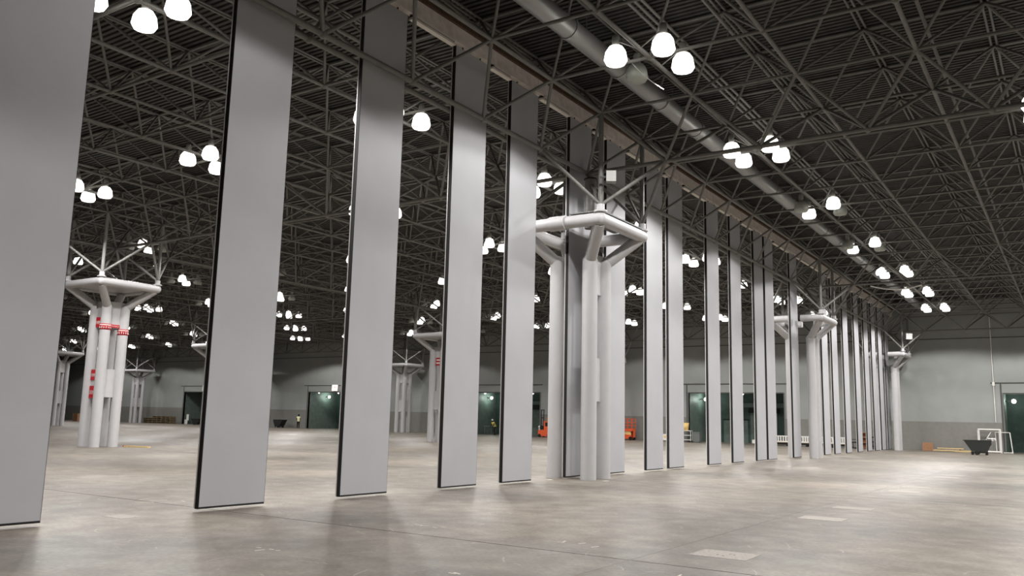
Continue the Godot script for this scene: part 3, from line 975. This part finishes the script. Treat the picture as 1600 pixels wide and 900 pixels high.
func build_props() -> void:
	tilt_truck(Vector3(7.1, 0, -73.7), 0.0, "dark tilt truck full of white scrap at the far right", 1.0)
	tilt_truck(Vector3(-78.4, 0, -80.9), PI, "dark tilt truck near the walking person by the end wall", 1.0)
	tilt_truck(Vector3(-71.6, 0, -86.3), 0.1, "dark tilt truck inside the second green dock opening", 0.9)
	tilt_truck(Vector3(-95.9, 0, -80.4), 0.3, "small dark cart beside the first green dock opening", 0.8)
	# white rubbish in the right-hand truck
	var rb = thing("scrap_bundle", "white crumpled scrap spilling over the right-hand truck's rim", "scrap", Vector3(8.0, 1.16, -73.6))
	var r = RandomNumberGenerator.new()
	r.seed = 4
	for k in 7:
		rod("strip", Vector3(r.randf_range(-0.25, 0.05), r.randf_range(-0.05, 0.12), r.randf_range(-0.2, 0.2)), Vector3(r.randf_range(0.05, 0.3), r.randf_range(-0.1, 0.15), r.randf_range(-0.2, 0.2)), 0.05, mats.white, rb)
	rod("stick", Vector3(-0.35, 0.0, 0), Vector3(-0.02, 0.55, 0), 0.025, mats.white, rb)
	# white open box frame by the right-hand opening
	var fr = thing("pipe_frame", "white open rectangular pipe frame beside the right dock opening", "frame", Vector3(7.3, 0, -81.7))
	for x in [-0.85, 0.72]:
		for z in [-0.35, 0.35]:
			rod("upright", Vector3(x + z * 0.2, 0, z), Vector3(x + z * 0.2, 1.94, z), 0.06 if z > 0 else 0.04, mats.white, fr)
	for z in [-0.35, 0.35]:
		rod("rail", Vector3(-0.85 + z * 0.2, 1.92, z), Vector3(0.72 + z * 0.2, 1.92, z), 0.06, mats.white, fr)
		rod("rail", Vector3(-0.85 + z * 0.2, 0.1, z), Vector3(0.72 + z * 0.2, 0.1, z), 0.06, mats.white, fr)
	for x in [-0.85, 0.72]:
		rod("cross_rail", Vector3(x - 0.07, 1.92, -0.35), Vector3(x + 0.07, 1.92, 0.35), 0.04, mats.white, fr)
		rod("cross_rail", Vector3(x - 0.07, 0.1, -0.35), Vector3(x + 0.07, 0.1, 0.35), 0.04, mats.white, fr)
	var fr2 = thing("pipe_frame", "thinner white pipe frame leaning behind the open box frame", "frame", Vector3(8.6, 0, -82.15))
	rod("upright", Vector3(-0.9, 0, 0), Vector3(-0.95, 1.7, -0.2), 0.03, mats.white, fr2)
	rod("upright", Vector3(0.25, 0, 0.1), Vector3(0.1, 1.7, -0.2), 0.04, mats.white, fr2)
	rod("rail", Vector3(-0.95, 1.7, -0.2), Vector3(0.1, 1.7, -0.2), 0.03, mats.white, fr2)
	rod("rail", Vector3(-0.4, 0.05, 0.2), Vector3(0.25, 0.05, 0.1), 0.04, mats.white, fr2)
	# planks and an upturned crate on the floor by the wall
	for k in 4:
		var o = thing("timber_plank", ["long pale plank lying nearest the wall crate", "short pale plank on top of the plank pile", "pale plank at the front of the plank pile", "thin pale batten reaching toward the tilt truck"][k], "plank", Vector3([4.45, 4.3, 4.2, 5.7][k], [0.09, 0.26, 0.08, 0.05][k], [-81.65, -81.65, -81.15, -80.75][k]), [0.03, -0.05, 0.06, 0.02][k], "planks by the end wall")
		var hl: float = [1.4, 1.0, 1.2, 1.0][k]
		box_part("board", Vector3(-hl, -0.04, -0.14), Vector3(hl, 0.04, 0.14), mats.wood, o)
		for e in [-0.7, 0.7]:
			box_part("batten", Vector3(hl * e - 0.05, -[0.09, 0.13, 0.08, 0.05][k], -0.12), Vector3(hl * e + 0.05, -0.04, 0.12), mats.oldwood, o)
	crate(Vector3(2.55, 0, -81.9), Vector3(0.75, 0.68, 0.4), "orange-brown wooden crate standing against the end wall")
	crate(Vector3(-119.3, 0, -75.5), Vector3(1.3, 1.2, 0.9), "brown wooden crate beside the red-signed column cluster, far left")
	scissor_lift(Vector3(-25.95, 0, -81.2), 0.0)
	mast_lift(Vector3(-35.35, 0, -80.6), 0.0)
	# bollard post in front of the mast lift
	var bo = thing("bollard", "short white post left of the orange mast lift", "post", Vector3(-36.55, 0, -81.3))
	rod("post", Vector3(0, 0, 0), Vector3(0, 1.05, 0), 0.1, mats.white, bo, true)
	mesh_part("cap", unit_ball, mats.white, bo, Transform3D(Basis().scaled(Vector3(0.17, 0.14, 0.17)), Vector3(0, 1.1, 0)))
	rod("base", Vector3(0, 0, 0), Vector3(0, 0.05, 0), 0.16, mats.grey, bo, true)
	# shelf cart with a yellow box, grey bin and white hand cart
	var sc = thing("shelf_cart", "white shelf cart right of the ninth panel", "cart", Vector3(-19.35, 0, -81.6))
	for x in [-0.45, 0.45]:
		for z in [-0.25, 0.25]:
			rod("upright", Vector3(x, 0.12, z), Vector3(x, 1.15, z), 0.03, mats.white, sc)
			rod("caster", Vector3(x, 0, z), Vector3(x, 0.12, z), 0.05, mats.black, sc)
	for y in [0.2, 0.65, 1.1]:
		box_part("shelf", Vector3(-0.48, y, -0.28), Vector3(0.48, y + 0.06, 0.28), mats.white, sc)
	var yb = thing("bucket", "yellow bucket standing on the white shelf cart", "bucket", Vector3(-19.5, 1.16, -81.6))
	mesh_part("pail", lathe([Vector2(0.0, 0.0), Vector2(0.28, 0.0), Vector2(0.36, 0.75), Vector2(0.33, 0.75), Vector2(0.26, 0.05), Vector2(0.0, 0.05)], 16), mats.cream, yb)
	rod("handle", Vector3(-0.36, 0.75, 0), Vector3(0.36, 0.8, 0), 0.02, mats.grey, yb)
	var gb = thing("waste_bin", "grey lidded bin right of the white shelf cart", "bin", Vector3(-18.4, 0, -81.9))
	var st = new_st()
	cbx(st, Vector3(-0.38, 0.05, -0.35), Vector3(0.38, 0.95, 0.35), 0.06)
	mesh_part("body", st.commit(), mats.grey, gb)
	box_part("lid", Vector3(-0.42, 0.95, -0.38), Vector3(0.42, 1.02, 0.38), mats.palegreen, gb)
	wheel(gb, Vector3(-0.3, 0.08, 0.3), 0.08, 0.05, mats.black)
	wheel(gb, Vector3(0.3, 0.08, 0.3), 0.08, 0.05, mats.black)
	var wc = thing("hand_cart", "small white hand cart between the eighth and ninth panels", "cart", Vector3(-21.45, 0, -81.0))
	box_part("deck", Vector3(-0.5, 0.14, -0.3), Vector3(0.5, 0.22, 0.3), mats.white, wc)
	box_part("load", Vector3(-0.25, 0.22, -0.25), Vector3(0.35, 0.75, 0.25), mats.white, wc)
	box_part("load_label", Vector3(0.0, 0.35, 0.25), Vector3(0.25, 0.6, 0.262), mats.cream, wc)
	rod("handle", Vector3(0.48, 0.2, -0.25), Vector3(0.48, 1.0, -0.25), 0.025, mats.white, wc)
	rod("handle", Vector3(0.48, 0.2, 0.25), Vector3(0.48, 1.0, 0.25), 0.025, mats.white, wc)
	for x in [-0.4, 0.4]:
		wheel(wc, Vector3(x, 0.07, 0.25), 0.07, 0.04, mats.black)
	# white barricade rails on wheels behind the panels
	var bl = ["white slatted rail cart left of the fourteenth panel", "white slatted rail cart right of the fourteenth panel", "white slatted rail cart behind the fifteenth panel", "white slatted rail cart behind the seventeenth panel"]
	for k in 4:
		rail_cart(Vector3([-9.6, -7.75, -6.0, -4.35][k], 0, [-79.8, -80.0, -80.2, -80.2][k]), [0.95, 0.78, 0.78, 0.78][k], bl[k])
	# swivel chair, brown shelf unit, dark rack
	var ch = thing("swivel_chair", "black swivel chair seen between the seventeenth and eighteenth panels", "chair", Vector3(-3.05, 0, -79.2), 0.5)
	box_part("seat", Vector3(-0.28, 0.5, -0.26), Vector3(0.28, 0.6, 0.26), mats.black, ch)
	var cst = new_st()
	cbx(cst, Vector3(-0.3, 0.62, -0.24), Vector3(-0.22, 1.25, 0.24), 0.02)
	mesh_part("backrest", cst.commit(), mats.black, ch)
	rod("headrest", Vector3(-0.3, 1.25, 0), Vector3(-0.34, 1.62, 0), 0.05, mats.black, ch)
	mesh_part("headrest_pad", unit_ball, mats.black, ch, Transform3D(Basis().scaled(Vector3(0.08, 0.09, 0.12)), Vector3(-0.35, 1.66, 0)))
	rod("gas_lift", Vector3(0, 0.12, 0), Vector3(0, 0.5, 0), 0.035, mats.black, ch)
	for k in 5:
		var a = TAU * k / 5.0
		rod("foot", Vector3(0, 0.13, 0), Vector3(cos(a) * 0.34, 0.06, sin(a) * 0.34), 0.025, mats.black, ch)
		mesh_part("caster", unit_ball, mats.black, ch, Transform3D(Basis().scaled(Vector3.ONE * 0.045), Vector3(cos(a) * 0.34, 0.045, sin(a) * 0.34)))
	for s in [-1, 1]:
		box_part("armrest", Vector3(-0.15, 0.78, s * 0.3 - 0.03), Vector3(0.2, 0.82, s * 0.3 + 0.03), mats.black, ch)
	var sh = thing("shelf_unit", "orange-brown wooden shelf unit by the nineteenth panel", "shelf", Vector3(-2.6, 0, -81.7))
	for x in [-0.42, 0.38]:
		box_part("side_board", Vector3(x, 0, -0.25), Vector3(x + 0.05, 1.4, 0.25), mats.crate, sh)
	for y in [0.03, 0.5, 0.95, 1.36]:
		box_part("shelf_board", Vector3(-0.38, y, -0.25), Vector3(0.39, y + 0.05, 0.25), mats.crate, sh)
	box_part("back_board", Vector3(-0.42, 0, -0.27), Vector3(0.43, 1.4, -0.25), mats.crate, sh)
	var dr = thing("dark_rack", "low dark rack between the twentieth panel and shelf unit", "rack", Vector3(-1.65, 0, -81.6))
	for y in [0.15, 0.55, 0.95]:
		box_part("tray", Vector3(-0.4, y, -0.25), Vector3(0.4, y + 0.12, 0.25), mats.dark, dr)
	for x in [-0.4, 0.4]:
		rod("upright", Vector3(x, 0, 0), Vector3(x, 1.1, 0), 0.03, mats.white, dr)
	# pallets stacked by the wall, left
	var pn = ["bottom", "second", "third", "top"]
	for s in 3:
		for k in 4 - (1 if s == 0 else 0):
			pallet(Vector3(-108.7 + 2.55 * s, 0.28 * k, -81.3 + 0.2 * s), "%s weathered pallet of the %s stack by the far left wall" % [pn[k], ["left", "middle", "right"][s]])
	var lp = thing("timber_plank", "orange-brown plank lying beside the red-signed column cluster", "plank", Vector3(-26.0, 0.05, Z0 - 1.25), 0.25)
	box_part("board", Vector3(-0.75, -0.05, -0.12), Vector3(0.75, 0.02, 0.12), mats.wood, lp)
	box_part("end_strip", Vector3(-0.8, -0.05, -0.12), Vector3(-0.75, 0.025, 0.12), mats.red, lp)
	var tb = thing("work_table", "small grey work table left of the bending person", "table", Vector3(-45.4, 0, -84.2))
	box_part("table_top", Vector3(-0.55, 0.95, -0.35), Vector3(0.55, 1.02, 0.35), mats.palegreen, tb)
	for x in [-0.48, 0.48]:
		for z in [-0.28, 0.28]:
			rod("leg", Vector3(x, 0, z), Vector3(x, 0.95, z), 0.03, mats.grey, tb)
	# ladder, small machine
	var wn = thing("panel_board", "white boards leaning beside the first green dock opening", "board", Vector3(-102.0, 0, -83.2), 0.2)
	box_part("sheet", Vector3(-0.3, 0.55, -0.05), Vector3(0.15, 1.5, 0.0), mats.white, wn)
	box_part("sheet", Vector3(-0.6, 0.0, 0.0), Vector3(0.0, 0.7, 0.06), mats.white, wn)
	var fm = thing("floor_machine", "small dark floor machine with white base inside the fourth dock opening", "machine", Vector3(-13.4, 0, -85.0))
	box_part("base", Vector3(-0.35, 0.05, -0.3), Vector3(0.25, 0.4, 0.3), mats.white, fm)
	box_part("motor", Vector3(-0.05, 0.4, -0.22), Vector3(0.35, 0.85, 0.22), mats.black, fm)
	rod("handle", Vector3(-0.05, 0.6, 0), Vector3(-0.2, 1.6, 0), 0.05, mats.black, fm)
	wheel(fm, Vector3(0.1, 0.1, 0.3), 0.1, 0.06, mats.black)

func crate(at: Vector3, s: Vector3, label: String) -> void:
	var o = thing("wooden_crate", label, "crate", at)
	box_part("box", Vector3(-s.x / 2, 0, -s.z / 2), Vector3(s.x / 2, s.y, s.z / 2), mats.crate, o)
	for k in 3:
		box_part("slat", Vector3(-s.x / 2 - 0.02, s.y * (0.05 + 0.35 * k), s.z / 2), Vector3(s.x / 2 + 0.02, s.y * (0.05 + 0.35 * k) + s.y * 0.2, s.z / 2 + 0.02), mats.crate, o)
	for x in [-1, 1]:
		box_part("corner_post", Vector3(x * s.x / 2 - 0.04, 0, s.z / 2 + 0.02), Vector3(x * s.x / 2 + 0.04, s.y, s.z / 2 + 0.05), mats.crate, o)

func pallet(at: Vector3, label: String) -> void:
	var o = thing("wooden_pallet", label, "pallet", at, rng.randf_range(-0.05, 0.05), "stacked pallets by the far left wall")
	for x in [-1.1, 0.0, 1.1]:
		box_part("bearer", Vector3(x - 0.06, 0.05, -0.5), Vector3(x + 0.06, 0.22, 0.5), mats.oldwood, o)
	for k in 5:
		var z = -0.5 + 0.22 * k
		box_part("slat", Vector3(-1.2, 0.22, z), Vector3(1.2, 0.265, z + 0.14), mats.oldwood, o)
		if k % 2 == 0:
			box_part("slat", Vector3(-1.2, 0.0, z), Vector3(1.2, 0.05, z + 0.14), mats.oldwood, o)

func rail_cart(at: Vector3, hw: float, label: String) -> void:
	var o = thing("rail_cart", label, "barrier", at, 0, "white slatted rail carts")
	for z in [-0.3, 0.3]:
		box_part("top_rail", Vector3(-hw, 0.86, z - 0.03), Vector3(hw, 0.94, z + 0.03), mats.white, o)
		box_part("bottom_rail", Vector3(-hw, 0.36, z - 0.03), Vector3(hw, 0.46, z + 0.03), mats.white, o)
		var n = int(hw * 2 / 0.22)
		for k in n + 1:
			var x = -hw + 0.04 + (2 * hw - 0.08) * k / n
			box_part("slat", Vector3(x - 0.03, 0.46, z - 0.02), Vector3(x + 0.03, 0.86, z + 0.02), mats.white, o)
	box_part("deck", Vector3(-hw, 0.3, -0.33), Vector3(hw, 0.36, 0.33), mats.oldwood, o)
	box_part("undercarriage", Vector3(-hw + 0.1, 0.15, -0.25), Vector3(hw - 0.1, 0.3, 0.25), mats.dark, o)
	for x in [-hw + 0.2, hw - 0.2]:
		for z in [-0.22, 0.22]:
			wheel(o, Vector3(x, 0.09, z), 0.09, 0.05, mats.dark)

func scissor_lift(at: Vector3, turn: float) -> void:
	var o = thing("scissor_lift", "orange scissor lift with railed platform beside the seventh panel", "lift", at, turn)
	var st = new_st()
	cbx(st, Vector3(-0.95, 0.15, -0.4), Vector3(0.75, 0.55, 0.4), 0.05)
	mesh_part("base", st.commit(), mats.orange, o)
	for x in [-0.65, 0.75]:
		for z in [-0.38, 0.38]:
			wheel(o, Vector3(x, 0.19, z), 0.19, 0.12, mats.black)
	for k in 3:
		for s in [-1, 1]:
			rod("scissor_arm", Vector3(-0.85, 0.58 + 0.1 * k, s * 0.3), Vector3(0.75, 0.66 + 0.1 * k, s * 0.3), 0.045, mats.cream, o)
			rod("scissor_arm", Vector3(-0.85, 0.66 + 0.1 * k, s * 0.3), Vector3(0.75, 0.58 + 0.1 * k, s * 0.3), 0.045, mats.cream, o)
	box_part("platform", Vector3(-1.0, 0.92, -0.42), Vector3(0.95, 1.2, 0.42), mats.orange, o)
	for z in [-0.4, 0.4]:
		for y in [1.5, 1.82, 2.18]:
			rod("guard_rail", Vector3(-1.0, y, z), Vector3(0.95, y, z), 0.035, mats.orange, o)
		for k in 5:
			var x = -1.0 + 1.95 * k / 4.0
			rod("rail_post", Vector3(x, 1.2, z), Vector3(x, 2.2, z), 0.035, mats.orange, o)
	for x in [-1.0, 0.95]:
		for y in [1.5, 1.82, 2.18]:
			rod("guard_rail", Vector3(x, y, -0.4), Vector3(x, y, 0.4), 0.035, mats.orange, o)
	box_part("control_box", Vector3(-0.3, 1.55, 0.3), Vector3(0.05, 1.95, 0.46), mats.grey, o)
	box_part("ladder_panel", Vector3(0.96, 0.3, -0.2), Vector3(1.02, 1.2, 0.2), mats.orange, o)

func mast_lift(at: Vector3, turn: float) -> void:
	var o = thing("mast_lift", "orange mast lift truck left of the near column cluster", "lift", at, turn)
	var st = new_st()
	cbx(st, Vector3(-0.75, 0.12, -0.45), Vector3(0.85, 0.78, 0.45), 0.08)
	mesh_part("base", st.commit(), mats.orange, o)
	var st2 = new_st()
	cbx(st2, Vector3(-0.05, 0.78, -0.4), Vector3(0.8, 1.75, 0.4), 0.08)
	mesh_part("body", st2.commit(), mats.orange, o)
	box_part("hood", Vector3(0.3, 1.75, -0.35), Vector3(0.85, 2.15, 0.35), mats.crate, o)
	for s in [-1, 1]:
		rod("mast", Vector3(-0.4, 0.5, s * 0.25), Vector3(-0.4, 3.0, s * 0.25), 0.05, mats.black, o)
	for y in [1.2, 2.1, 2.95]:
		rod("mast_tie", Vector3(-0.4, y, -0.25), Vector3(-0.4, y, 0.25), 0.04, mats.black, o)
	box_part("seat", Vector3(-0.55, 0.85, -0.3), Vector3(-0.1, 1.25, 0.3), mats.black, o)
	box_part("dark_panel", Vector3(0.2, 1.2, 0.4), Vector3(0.55, 1.6, 0.42), mats.black, o)
	for x in [-0.5, 0.65]:
		for z in [-0.42, 0.42]:
			wheel(o, Vector3(x, 0.18, z), 0.18, 0.12, mats.black)

# ---------------- people ----------------
func build_people() -> void:
	person(Vector3(-74.75, 0, -80.9), 0.9, "person walking by the end wall in a pale yellow safety vest and dark trousers", false)
	person(Vector3(-44.2, 0, -83.6), -0.4, "person in yellow vest and white helmet bending in the third dock opening", true)

func capsule(p: Vector3, a: Vector3, b: Vector3, ra: float, rb: float) -> float:
	var ab := b - a
	var t := clampf((p - a).dot(ab) / ab.length_squared(), 0.0, 1.0)
	return p.distance_to(a + ab * t) - lerpf(ra, rb, t)

func smin(a: float, b: float, k: float) -> float:
	var h := clampf(0.5 + 0.5 * (b - a) / k, 0.0, 1.0)
	return lerpf(b, a, h) - k * h * (1.0 - h)

func skin(bones: Array, cell: float, k: float) -> ArrayMesh:
	# surface nets over the smooth union of tapered capsules
	var lo := Vector3.ONE * 1e9
	var hi := -lo
	for b in bones:
		var r := maxf(b[2], b[3]) + cell * 2.0
		lo = lo.min(b[0] - Vector3.ONE * r).min(b[1] - Vector3.ONE * r)
		hi = hi.max(b[0] + Vector3.ONE * r).max(b[1] + Vector3.ONE * r)
	var n := Vector3i(((hi - lo) / cell).ceil()) + Vector3i.ONE
	var f := PackedFloat32Array()
	f.resize(n.x * n.y * n.z)
	f.fill(1.0)
	for b in bones:
		var r := maxf(b[2], b[3]) + cell * 3.0 + k
		var l: Vector3 = ((b[0].min(b[1]) - Vector3.ONE * r - lo) / cell).floor()
		var h: Vector3 = ((b[0].max(b[1]) + Vector3.ONE * r - lo) / cell).ceil()
		for z in range(maxi(0, int(l.z)), mini(n.z, int(h.z) + 1)):
			for y in range(maxi(0, int(l.y)), mini(n.y, int(h.y) + 1)):
				for x in range(maxi(0, int(l.x)), mini(n.x, int(h.x) + 1)):
					var id := (z * n.y + y) * n.x + x
					f[id] = smin(f[id], capsule(lo + Vector3(x, y, z) * cell, b[0], b[1], b[2], b[3]), k)
	var ids := {}
	var verts := PackedVector3Array()
	var st := new_st()
	st.set_smooth_group(0)
	var idx := []
	for z in n.z - 1:
		for y in n.y - 1:
			for x in n.x - 1:
				var c := []
				var inside := 0
				for q in 8:
					var v := f[((z + (q >> 2)) * n.y + y + ((q >> 1) & 1)) * n.x + x + (q & 1)]
					c.append(v)
					if v < 0: inside += 1
				if inside == 0 or inside == 8: continue
				var s := Vector3.ZERO
				var cnt := 0
				for q in 8:
					for ax in 3:
						if (q >> ax) & 1: continue
						var q2: int = q | (1 << ax)
						if (c[q] < 0) != (c[q2] < 0):
							var t: float = c[q] / (c[q] - c[q2])
							var p0 := Vector3(q & 1, (q >> 1) & 1, q >> 2)
							var p1 := Vector3(q2 & 1, (q2 >> 1) & 1, q2 >> 2)
							s += p0.lerp(p1, t)
							cnt += 1
				ids[Vector3i(x, y, z)] = verts.size()
				verts.append(lo + (Vector3(x, y, z) + s / cnt) * cell)
	for key in ids:
		var x: int = key.x; var y: int = key.y; var z: int = key.z
		var v0 := f[(z * n.y + y) * n.x + x]
		for ax in 3:
			var d := Vector3i.ZERO
			d[ax] = 1
			var w := key as Vector3i + d
			if w.x >= n.x or w.y >= n.y or w.z >= n.z: continue
			var v1 := f[(w.z * n.y + w.y) * n.x + w.x]
			if (v0 < 0) == (v1 < 0): continue
			var u := Vector3i.ZERO; u[(ax + 1) % 3] = 1
			var t := Vector3i.ZERO; t[(ax + 2) % 3] = 1
			var k4 := [key, key - u, key - u - t, key - t]
			var ok := true
			for kk in k4:
				if not ids.has(kk): ok = false
			if not ok: continue
			var e := [ids[k4[0]], ids[k4[1]], ids[k4[2]], ids[k4[3]]]
			if v0 >= 0: e.reverse()
			for q in [0, 2, 1, 0, 3, 2]: idx.append(e[q])
	for i in idx:
		st.add_vertex(verts[i])
	st.index()
	st.generate_normals()
	return st.commit()

func person(at: Vector3, turn: float, label: String, bent: bool) -> void:
	var o = thing("person", label, "person", at, turn)
	var hip = Vector3(0, 0.95, 0)
	var lean = 0.55 if bent else 0.03
	var ch = hip + Vector3(0, 0.46 * cos(lean), 0.46 * sin(lean))
	var nk = ch + Vector3(0, 0.12 * cos(lean), 0.12 * sin(lean))
	var hd = nk + Vector3(0, 0.17, 0.05)
	var kf = 0.28 if not bent else 0.12
	var legs = []
	var body = []
	for s in [-1, 1]:
		var hj = hip + Vector3(0.095 * s, -0.03, 0)
		var kn = Vector3(0.10 * s, 0.5, 0.10 * s * kf / 0.28 + (0.12 if bent else 0.04))
		var an = Vector3(0.10 * s, 0.09, 0.22 * s * kf / 0.28 - 0.03)
		legs.append([hj, kn, 0.095, 0.062])
		legs.append([kn, an, 0.06, 0.042])
		legs.append([an + Vector3(0, -0.045, -0.03), an + Vector3(0, -0.05, 0.17), 0.045, 0.035])
		var sh = ch + Vector3(0.2 * s, 0.05, 0)
		var el = sh + Vector3(0.06 * s, -0.27, (0.12 if bent else -0.08 * s))
		var wr = el + Vector3(-0.04 * s, -0.12 if not bent else -0.22, 0.22 if not bent else 0.14)
		body.append([sh, el, 0.06, 0.046])
		body.append([el, wr, 0.044, 0.03])
		body.append([wr, wr + Vector3(0, -0.03, 0.08), 0.035, 0.03])
		for fg in 4:
			var b = wr + Vector3((fg - 1.5) * 0.02, -0.03, 0.08)
			body.append([b, b + Vector3(0, -0.03, 0.055), 0.011, 0.008])
		body.append([wr + Vector3(-0.03 * s, -0.01, 0.03), wr + Vector3(-0.055 * s, -0.02, 0.075), 0.012, 0.009])
	body.append([hip + Vector3(-0.06, 0, 0), hip + Vector3(0.06, 0, 0), 0.125, 0.125])
	body.append([hip, ch, 0.13, 0.15])
	body.append([ch + Vector3(-0.12, 0.02, 0), ch + Vector3(0.12, 0.02, 0), 0.11, 0.11])
	body.append([ch, nk, 0.1, 0.06])
	body.append([nk, hd, 0.058, 0.06])
	body.append([hd, hd + Vector3(0, 0.09, 0.0), 0.085, 0.1])
	body.append([hd + Vector3(0, 0.02, 0.09), hd + Vector3(0, 0.05, 0.105), 0.018, 0.014])
	for s in [-1, 1]:
		body.append([hd + Vector3(0.095 * s, 0.03, 0), hd + Vector3(0.1 * s, 0.07, -0.01), 0.018, 0.02])
	mesh_part("body", skin(body + legs, 0.02, 0.03), mats.person_skin if mats.has("person_skin") else std(Color(0.13, 0.10, 0.10), 0.8), o)
	# trousers, vest, hair or helmet
	var tr = []
	for b in legs.slice(0, 2) + legs.slice(3, 5):
		tr.append([b[0], b[1], b[2] + 0.018, b[3] + 0.022])
	tr.append([hip + Vector3(-0.06, 0, 0), hip + Vector3(0.06, 0, 0), 0.14, 0.14])
	mesh_part("trousers", skin(tr, 0.025, 0.03), std(Color(0.12, 0.10, 0.11), 0.8), o)
	var ve = [[hip + Vector3(-0.05, 0.06, 0), ch, 0.165, 0.165], [hip + Vector3(0.05, 0.06, 0), ch, 0.165, 0.165], [ch + Vector3(-0.14, 0.03, 0), ch + Vector3(0.14, 0.03, 0), 0.13, 0.13]]
	var vm = mesh_part("vest", skin(ve, 0.025, 0.04), mats.yellow if bent else mats.vest, o)
	var bandm = lathe([Vector2(0.205, -0.025), Vector2(0.222, -0.025), Vector2(0.222, 0.025), Vector2(0.205, 0.025)], 20)
	mesh_part("reflective_band", bandm, mats.alu, vm, Transform3D(Basis(Vector3.RIGHT, lean).scaled(Vector3(1.0, 1.0, 0.8)), hip.lerp(ch, 0.45)))
	if bent:
		mesh_part("helmet", lathe([Vector2(0.145, 0.06), Vector2(0.15, 0.075), Vector2(0.125, 0.08), Vector2(0.115, 0.15), Vector2(0.07, 0.205), Vector2(0.0, 0.22)], 16), mats.white, o, Transform3D(Basis(), hd))
	else:
		mesh_part("hair", lathe([Vector2(0.1, 0.06), Vector2(0.113, 0.1), Vector2(0.1, 0.16), Vector2(0.055, 0.2), Vector2(0.0, 0.21)], 16), std(Color(0.05, 0.045, 0.045), 0.8), o, Transform3D(Basis(), hd))
